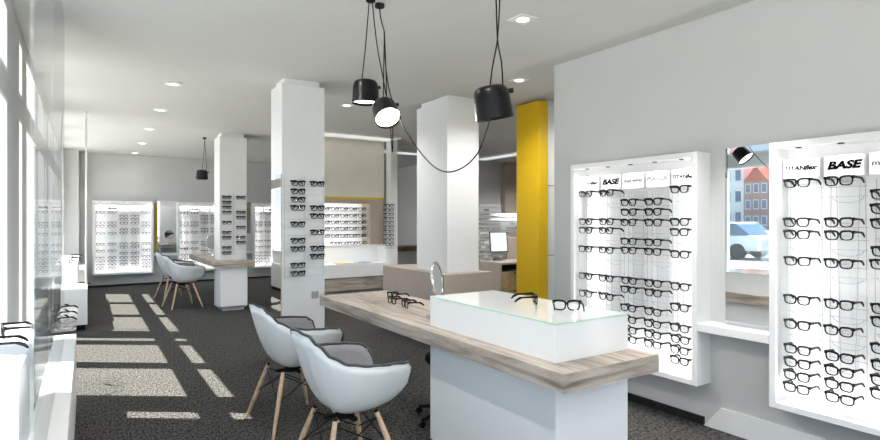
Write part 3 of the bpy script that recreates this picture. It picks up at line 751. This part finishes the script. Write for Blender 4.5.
for k, (x, w, m, lb) in enumerate(((3.62, 0.2, 'paperY', 'yellow covered magazine lying in the white niche under the shelves'), (3.80, 0.13, 'paperW', 'white magazine lying between the yellow and the teal ones'), (4.02, 0.24, 'paperB', 'teal covered magazine lying in the white niche under the shelves'))):
    g = thing('magazine', lb, 'magazine', (x, 8.66, 0.6535), 0.15 * (k - 1), 'magazines in the white niche')
    B(-w / 2, w / 2, -0.10, 0.10, 0, 0.012).build('pages', M['paperW'], g); B(-w / 2, w / 2, -0.101, 0.10, 0.012, 0.015).build('cover', M[m], g)

# slim display post right of the unit
slim = struct('column_slim', B(4.42, 4.545, 8.36, 8.54, 0, H), M['column'], 'slim white post with a stack of glasses beside the taupe unit')
for k in range(10):
    z = 1.64 - 0.073 * k
    put_glasses((4.37, 8.31, z), -0.15, 'black glasses, %s from the top on the slim post by the taupe unit' % ORD[k], 'glasses on the slim post', 'far')
t = thing('column_rack', 'narrow acrylic strip holding glasses on the slim white post', 'rack', (4.42, 8.36, 0.9))
g = MB().box(-0.12, 0.1, -0.006, -0.002, 0, 0.8)
g.build('acrylic_strip', M['acrylic'], t)
g = MB()
for k in range(10): g.tube([(-0.05, -0.004, 0.712 - 0.073 * k + 0.02), (-0.05, -0.05, 0.712 - 0.073 * k + 0.024)], 0.002, 5)
g.build('wire_grille', M['wire'], t)

# ------------------------------------------------------------------ rear area
t = thing('rear_counter', 'dark wood topped counter with grey front against the back', 'counter', (5.6, 11.2, 0))
B(0, 1.35, 0, 0.6, 0.665, 0.775).build('worktop', M['darkwood'], t); B(0.03, 1.32, 0.03, 0.57, 0, 0.665).build('body', M['grey'], t)
def wallrack(name, label, x0, x1, y, z0, z1):
    t = thing(name, label, 'display panel', ((x0 + x1) / 2, y, z0)); w = (x1 - x0) / 2
    B(-w, w, -0.02, 0, 0, z1 - z0).build('back_panel', M['whitegloss'], t)
    n = int((z1 - z0) / 0.11)
    for k in range(n): B(-w, w, -0.06, -0.02, 0.04 + k * 0.11, 0.046 + k * 0.11).build('shelf', M['whitegloss'], t)
    return n
n1 = wallrack('glasses_wall_panel', 'white shelved glasses panel on the wall beyond the slim post', 6.85, 7.0, 13.46, 0.7, 1.75) if False else 0
wallrack('glasses_wall_panel', 'white shelved glasses panel on the far wall beyond the slim post', 5.2, 6.98, 13.46, 0.62, 1.77)
wallrack('glasses_wall_panel', 'white shelved glasses panel on the wall behind the computer', 7.1, 10.4, 10.3, 0.35, 1.78)
stuff = MB()
def add_copy(mb, loc, rz=0):
    c, s = cos(rz), sin(rz)
    mb.add([(v[0] * c - v[1] * s + loc[0], v[0] * s + v[1] * c + loc[1], v[2] + loc[2]) for v in SMALL.v], SMALL.f)
SMALL = front_mb(8)
for x0, x1, y, z0, n in ((5.2, 6.98, 13.41, 0.62, 10), (7.1, 10.4, 10.25, 0.35, 13)):
    for k in range(n):
        x = x0 + 0.12
        while x < x1 - 0.08:
            if random.random() < 0.8 and not (x > 8.1 and x < 9.8 and y < 11 and 0.11 * k + z0 > 1.4): add_copy(stuff, (x, y, z0 + 0.046 + 0.11 * k + 0.026), random.uniform(-0.1, 0.1))
            x += random.choice((0.155, 0.155, 0.18, 0.30))
o = stuff.build('glasses', M['black']); tag(o, 'many small black glasses on the white wall panels at the back', 'glasses', None, 'stuff')

o = B(8.45, 9.7, 10.15, 10.295, 1.56, H - 0.001).build('hanging_cupboard', M['taupe'], None, 0.004)
tag(o, 'taupe cupboard hanging from the ceiling behind the yellow panel', 'cupboard')
# desk with computer
t = thing('office_desk', 'taupe and light oak desk with drawers behind the yellow panel', 'desk', (5.29, 6.46, 0))
B(0, 0.03, 0, 0.55, 0, 0.745).build('side_panel', M['taupe'], t); B(0.03, 1.1, 0, 0.55, 0.715, 0.745).build('desk_top', M['taupe'], t)
B(0.03, 0.62, 0.02, 0.55, 0.03, 0.60).build('drawer_cabinet', M['taupe'], t)
B(0.03, 0.62, 0.3, 0.55, 0.6, 0.715).build('shelf_recess', M['blackm'], t)
for z in (0.04, 0.325): 
    d = B(0.035, 0.615, 0.0, 0.02, z, z + 0.272).build('drawer', M['drawerwood'], t)
    B(0.26, 0.39, -0.008, 0.0, z + 0.255, z + 0.265).build('handle', M['blackm'], d)
B(1.06, 1.1, 0, 0.55, 0, 0.715).build('side_panel', M['taupe'], t)
o = B(5.95, 6.5, 7.1, 7.5, 0, 1.1).build('tall_cabinet', M['taupe'], None, 0.003); tag(o, 'taupe cabinet standing behind the computer desk', 'cabinet')
t = thing('computer', 'slim silver desktop computer with a bright screen on the taupe desk', 'computer', (5.56, 6.80, 0.745), radians(-8))
tm = Matrix.Rotation(radians(-7), 4, 'X')
def tbox(mb, x0, x1, y0, y1, z0, z1):
    b = B(x0, x1, y0, y1, z0, z1); return mb.add([tm @ Vector(v) for v in b.v], b.f)
tbox(MB(), -0.165, 0.165, 0, 0.018, 0.09, 0.47).build('housing', M['alu'], t)
tbox(MB(), -0.165, 0.165, -0.003, 0, 0.14, 0.47).build('bezel', M['black'], t)
tbox(MB(), -0.148, 0.148, -0.005, -0.003, 0.155, 0.455).build('screen', M['screen'], t)
MB().prism([(0.02, 0.15), (0.03, 0.15), (0.10, 0.006), (0.10, 0.0), (-0.06, 0.0), (-0.06, 0.006), (0.085, 0.006)], 'x', -0.08, 0.08).build('stand', M['alu'], t)
t = thing('keyboard', 'flat white keyboard beside the desktop computer', 'keyboard', (5.83, 6.58, 0.745))
B(-0.14, 0.14, -0.055, 0.055, 0, 0.012).build('tray', M['alu'], t)
k_ = MB()
for r_ in range(4):
    for c in range(12): k_.box(-0.132 + c * 0.022, -0.114 + c * 0.022, -0.05 + r_ * 0.025, -0.03 + r_ * 0.025, 0.012, 0.016)
k_.build('keys', M['white'], t)

# ------------------------------------------------------------------ window side showcases
t = thing('window_showcase', 'low white showcase along the windows, nearest one under the glass sheets', 'showcase', (-0.225, 2.6, 0))
B(-0.175, 0.165, -2.6, 2.25, 0.06, 0.56).build('body', M['white'], t, 0.004)
B(-0.165, 0.145, -2.58, 2.23, 0, 0.06).build('plinth', M['grey'], t)
t = thing('window_showcase', 'low white showcase along the windows, reaching the far wall', 'showcase', (-0.19, 10.6, 0))
B(-0.2, 0.205, -2.34, 2.34, 0.07, 0.53).build('body', M['white'], t, 0.003)
B(-0.18, 0.09, -1.5, 0.9, 0.53, 0.78).build('riser', M['white'], t, 0.003)
B(-0.19, 0.18, -2.32, 2.33, 0, 0.07).build('plinth', M['blackm'], t)
o = B(-0.405, -0.06, 4.7, 5.9, 0.606, 0.62).build('glass_wall_shelf', M['acrylic'], None); tag(o, 'clear glass shelf with three glasses, beyond the end of the low window showcase', 'shelf')
o = B(-0.38, -0.185, 2.25, 3.3, 0.56, 0.9).build('display_riser', M['white'], None, 0.003); tag(o, 'white riser block on the low window showcase, against the window', 'riser')
for y0, y1, lb in ((1.96, 3.03, 'tall clear glass sheet on the window showcase, first from the viewpoint'), (3.05, 4.6, 'tall clear glass sheet on the window showcase, farther from the viewpoint')):
    o = B(-0.136, -0.126, y0, y1, 0.56, H).build('glass_sheet', M['sheet']); tag(o, lb, 'glass sheet')
o = B(-0.176, -0.170, 2.7, 3.6, 0.56, 1.16).build('glass_screen', M['frost']); tag(o, 'low hazy glass screen standing behind the tall clear sheets', 'glass sheet')
o = MB().tube([(0.0, 8.35, 0.5315), (0.0, 8.35, H)], 0.012, 10).build('glass_rod', M['white']); tag(o, 'slim white rod from the window showcase up to the ceiling', 'rod')
zr = 0.0274
put_glasses((-0.31, 2.62, 0.9 + zr), radians(-86), 'black glasses on the white riser, pair closer to the viewpoint', 'glasses on the window showcases', 'open')
put_glasses((-0.30, 2.95, 0.9 + zr), radians(-80), 'black glasses on the white riser, pair farther along', 'glasses on the window showcases', 'open')
for k, y in enumerate((5.02, 5.32, 5.66)):
    put_glasses((-0.2, y, 0.62 + zr), radians(-70 + 3 * k), 'black glasses on the clear glass window shelf, %s of three from the viewpoint' % ORD[k], 'glasses on the window showcases', 'open')
for (x, y, z, a, lb) in ((-0.08, 8.55, 0.53, -75, 'black glasses on the far window showcase, beside its near end'), (-0.2, 9.4, 0.78, -60, 'black glasses on the far window showcase riser, first of three from the viewpoint'), (-0.19, 10.0, 0.78, -80, 'black glasses on the far window showcase riser, second of three from the viewpoint'), (-0.19, 10.9, 0.78, -70, 'black glasses on the far window showcase riser, third of three from the viewpoint')):
    put_glasses((x, y, z + zr), radians(a), lb, 'glasses on the window showcases', 'open')

# ------------------------------------------------------------------ outside
struct('street', B(-140, -6.5, -60, 140, -0.35, -0.2), M['asphalt'], 'grey street outside the windows')
struct('pavement', MB().box(-6.5, -0.5, -60, 140, -0.3, -0.12).box(-0.5, 40, -60, -3.2, -0.3, -0.12), M['pave'], 'pale pavement along the shop windows')
def house(x, y, w, h, roof, wm, label, floors, depth=8, cols=3):
    t = thing('street_house', label, 'house', (x, y, -0.2), 0, 'houses across the street')
    B(-depth, 0, -w / 2, w / 2, 0, h).build('house_wall', wm, t)
    if roof: MB().prism([(-w / 2, h), (w / 2, h), (0, h + roof)], 'x', -depth, 0.2).build('roof', M['tile'], t)
    fh = h / floors
    for i in range(floors):
        for j in range(cols):
            yy = -w / 2 + w * (j + 0.5) / cols
            f = B(-0.02, 0.06, yy - w / cols * 0.33, yy + w / cols * 0.33, fh * i + fh * 0.25, fh * i + fh * 0.85).build('house_window', M['plaster'], t)
            B(0.06, 0.08, yy - w / cols * 0.26, yy + w / cols * 0.26, fh * i + fh * 0.3, fh * i + fh * 0.8).build('pane', M['dkglass'], f)
XH = -88
house(XH, 53.0, 5.4, 11.0, 3.2, M['plaster'], 'white gabled town house across the street, farthest along', 3)
house(XH, 48.2, 4.0, 8.2, 2.6, M['brick'], 'red brick gabled town house between white and brown houses', 3)
house(XH, 44.0, 4.2, 12.5, 0, M['brickb'], 'flat topped brown brick town house beside the red gabled one', 4)
house(XH, 39.6, 4.4, 15.5, 0, M['brick'], 'tall flat topped red brick building at the end of the row', 5)
house(XH, 59.0, 6.2, 9.0, 3.0, M['brick'], 'broad red brick gabled house past the white one', 3)
house(XH, 34.5, 5.4, 9.0, 0, M['plasterb'], 'pale blue flat topped house beside the tall brick building', 3)
house(-9.0, 95.0, 8.0, 16.0, 3.0, M['brick'], 'red brick corner house far up the street by the windows', 5)
def car(x, y, m, label, rz=pi / 2):
    t = thing('car', label, 'car', (x, y, -0.2), rz, 'cars parked in the street')
    MB().prism([(-2.1, 0.35), (2.1, 0.35), (2.15, 0.75), (1.3, 0.92), (-1.9, 0.98), (-2.15, 0.8)], 'y', -0.85, 0.85).build('car_body', M[m], t, 0.05)
    MB().prism([(-1.8, 0.96), (1.2, 0.9), (0.5, 1.42), (-1.2, 1.45)], 'y', -0.76, 0.76).build('cabin', M['dkglass'], t, 0.04)
    MB().prism([(-1.25, 1.43), (0.5, 1.40), (0.35, 1.5), (-1.1, 1.5)], 'y', -0.74, 0.74).build('car_roof', M[m], t, 0.03)
    for sx in (-1.3, 1.35):
        for sy in (-0.8, 0.8):
            MB().lathe([(0.32, -0.1), (0.32, 0.1)], 20, Matrix.Translation((sx, sy, 0.32)) @ Matrix.Rotation(radians(90), 4, 'X')).build('wheel', M['tyre'], t)
car(-16.0, 13.3, 'carw', 'white car parked on the street opposite the shop windows')
car(-20.0, 15.6, 'carb', 'dark blue car parked behind the white car')
car(-26.0, 18.2, 'carr', 'silver car parked farthest from the shop windows')

# ------------------------------------------------------------------ light
def area(name, loc, target, sx, sy, e, col=(1, 1, 1), spread=180):
    L = bpy.data.lights.new(name, 'AREA'); L.shape = 'RECTANGLE'; L.size = sx; L.size_y = sy; L.energy = e; L.color = col; L.spread = radians(spread)
    o = bpy.data.objects.new(name, L); COL.objects.link(o); o.location = loc
    o.rotation_euler = (Vector(target) - Vector(loc)).to_track_quat('-Z', 'Y').to_euler()
    return o
# built-in spots of the display cases (under their spot rings)
def case_spots(cx, cy, rz, e, dz=0, n=5):
    R = Matrix.Translation((cx, cy, dz)) @ Matrix.Rotation(rz, 4, 'Z')
    for k in range(n):
        L = bpy.data.lights.new('case_spot', 'SPOT'); L.energy = e; L.spot_size = radians(150); L.spot_blend = 0.8; L.shadow_soft_size = 0.012; L.color = (1, 0.985, 0.96)
        o = bpy.data.objects.new('case_spot', L); COL.objects.link(o)
        o.matrix_world = R @ Matrix.Translation(((k - 2) * 0.21 if n == 5 else 0, -0.115, CZ1 - 0.046)) @ Matrix.Rotation(radians(-6), 4, 'X')
case_spots(3.55, 2.66, -pi / 2, 3); case_spots(3.55, 1.085, -pi / 2, 3)
for cx in (0.67, 2.27, 3.91): case_spots(cx, 13.46, 0, 5, -0.05)
def case_fill_strips(cx, cy, rz, e, dz=0):
    R = Matrix.Translation((cx, cy, dz)) @ Matrix.Rotation(rz, 4, 'Z')
    for sx in (-1, 1):      # upright fill strips added inside the frame to whiten the back panel
        a = R @ Vector((sx * 0.515, -0.15, 1.07)); b = R @ Vector((-sx * 0.3, 0.0, 1.07))
        o = area('case_fill', a, b, 0.012, 1.42, e, (1, 0.99, 0.97))
        if sx > 0: continue      # and one more added along the bottom lip
        z = 1.07 + sx * 0.70
        o = area('case_fill', R @ Vector((0, -0.15, z)), R @ Vector((0, 0.0, z - sx * 0.35)), 0.98, 0.012, e * 0.7, (1, 0.99, 0.97))
for cy in (2.66, 1.085): case_fill_strips(3.55, cy, -pi / 2, 4.2)
for cx in (0.67, 2.27, 3.91): case_fill_strips(cx, 13.46, 0, 3.0, -0.05)
for z in [1.68] + [q - 0.040 for q in SHZ]: area('shelf_fill', (3.37, 8.69, z), (3.37, 8.85, z - 0.12), 1.4, 0.012, 2.6)  # area lights added under the shelves to whiten the unit
area('niche_lamp', (3.55, 8.66, 0.94), (3.55, 8.8, 0.6), 1.5, 0.03, 2.2)
area('cupboard_fill', (8.9, 10.18, 1.552), (8.9, 10.3, 1.0), 1.1, 0.03, 9)  # area light added under the cupboard to brighten the glasses wall
area('box_lamp', (2.0, 2.29, 0.92), (2.0, 2.29, 0.5), 0.03, 0.9, 1.2)
S = bpy.data.lights.new('sun', 'SUN'); S.energy = 30.0; S.angle = radians(0.5); S.color = (1, 0.96, 0.895)
so = bpy.data.objects.new('sun', S); COL.objects.link(so); so.rotation_euler = Vector((0.55, -0.385, -1)).to_track_quat('-Z', 'Y').to_euler()

W = bpy.data.worlds.new('sky'); SC.world = W; W.use_nodes = True
nt = W.node_tree; nt.nodes.clear()
out = nt.nodes.new('ShaderNodeOutputWorld'); bg = nt.nodes.new('ShaderNodeBackground')
tc = nt.nodes.new('ShaderNodeTexCoord'); sp = nt.nodes.new('ShaderNodeSeparateXYZ'); nt.links.new(tc.outputs['Generated'], sp.inputs[0])
cr = nt.nodes.new('ShaderNodeValToRGB')
cr.color_ramp.elements[0].position = 0.0; cr.color_ramp.elements[0].color = rgb(240, 240, 238)
cr.color_ramp.elements[1].position = 0.6; cr.color_ramp.elements[1].color = rgb(120, 172, 226)
e = cr.color_ramp.elements.new(0.12); e.color = rgb(196, 219, 240)
nt.links.new(sp.outputs['Z'], cr.inputs['Fac']); nt.links.new(cr.outputs['Color'], bg.inputs['Color'])
my = nt.nodes.new('ShaderNodeMapRange'); my.interpolation_type = 'SMOOTHSTEP'; my.inputs['From Min'].default_value = 0.2; my.inputs['From Max'].default_value = 0.9
my.inputs['To Min'].default_value = 1.6; my.inputs['To Max'].default_value = 4.0      # sky strengthened towards the shop front as added frontal fill
ng = nt.nodes.new('ShaderNodeMath'); ng.operation = 'MULTIPLY'; ng.inputs[1].default_value = -1.0
nt.links.new(sp.outputs['Y'], ng.inputs[0]); nt.links.new(ng.outputs[0], my.inputs['Value']); nt.links.new(my.outputs[0], bg.inputs['Strength'])
nt.links.new(bg.outputs[0], out.inputs[0])

# ------------------------------------------------------------------ camera
cam = bpy.data.cameras.new('camera'); cam.sensor_width = 36; cam.lens = 545 / 880 * 36; cam.clip_start = 0.02; cam.clip_end = 400
co = bpy.data.objects.new('camera', cam); COL.objects.link(co); co.location = (0, 0, 1.4); co.rotation_euler = (radians(90), 0, radians(-33))
SC.camera = co
vs = SC.view_settings
vs.view_transform = 'Standard'; vs.look = 'None'; vs.gamma = 1.0; vs.exposure = -0.05; vs.use_curve_mapping = False
SC.cycles.use_denoising = True
SC.cycles.max_bounces = 12; SC.cycles.diffuse_bounces = 6; SC.cycles.glossy_bounces = 6; SC.cycles.transparent_max_bounces = 24
SC.cycles.caustics_reflective = False; SC.cycles.caustics_refractive = False
SC.cycles.sample_clamp_indirect = 6.0
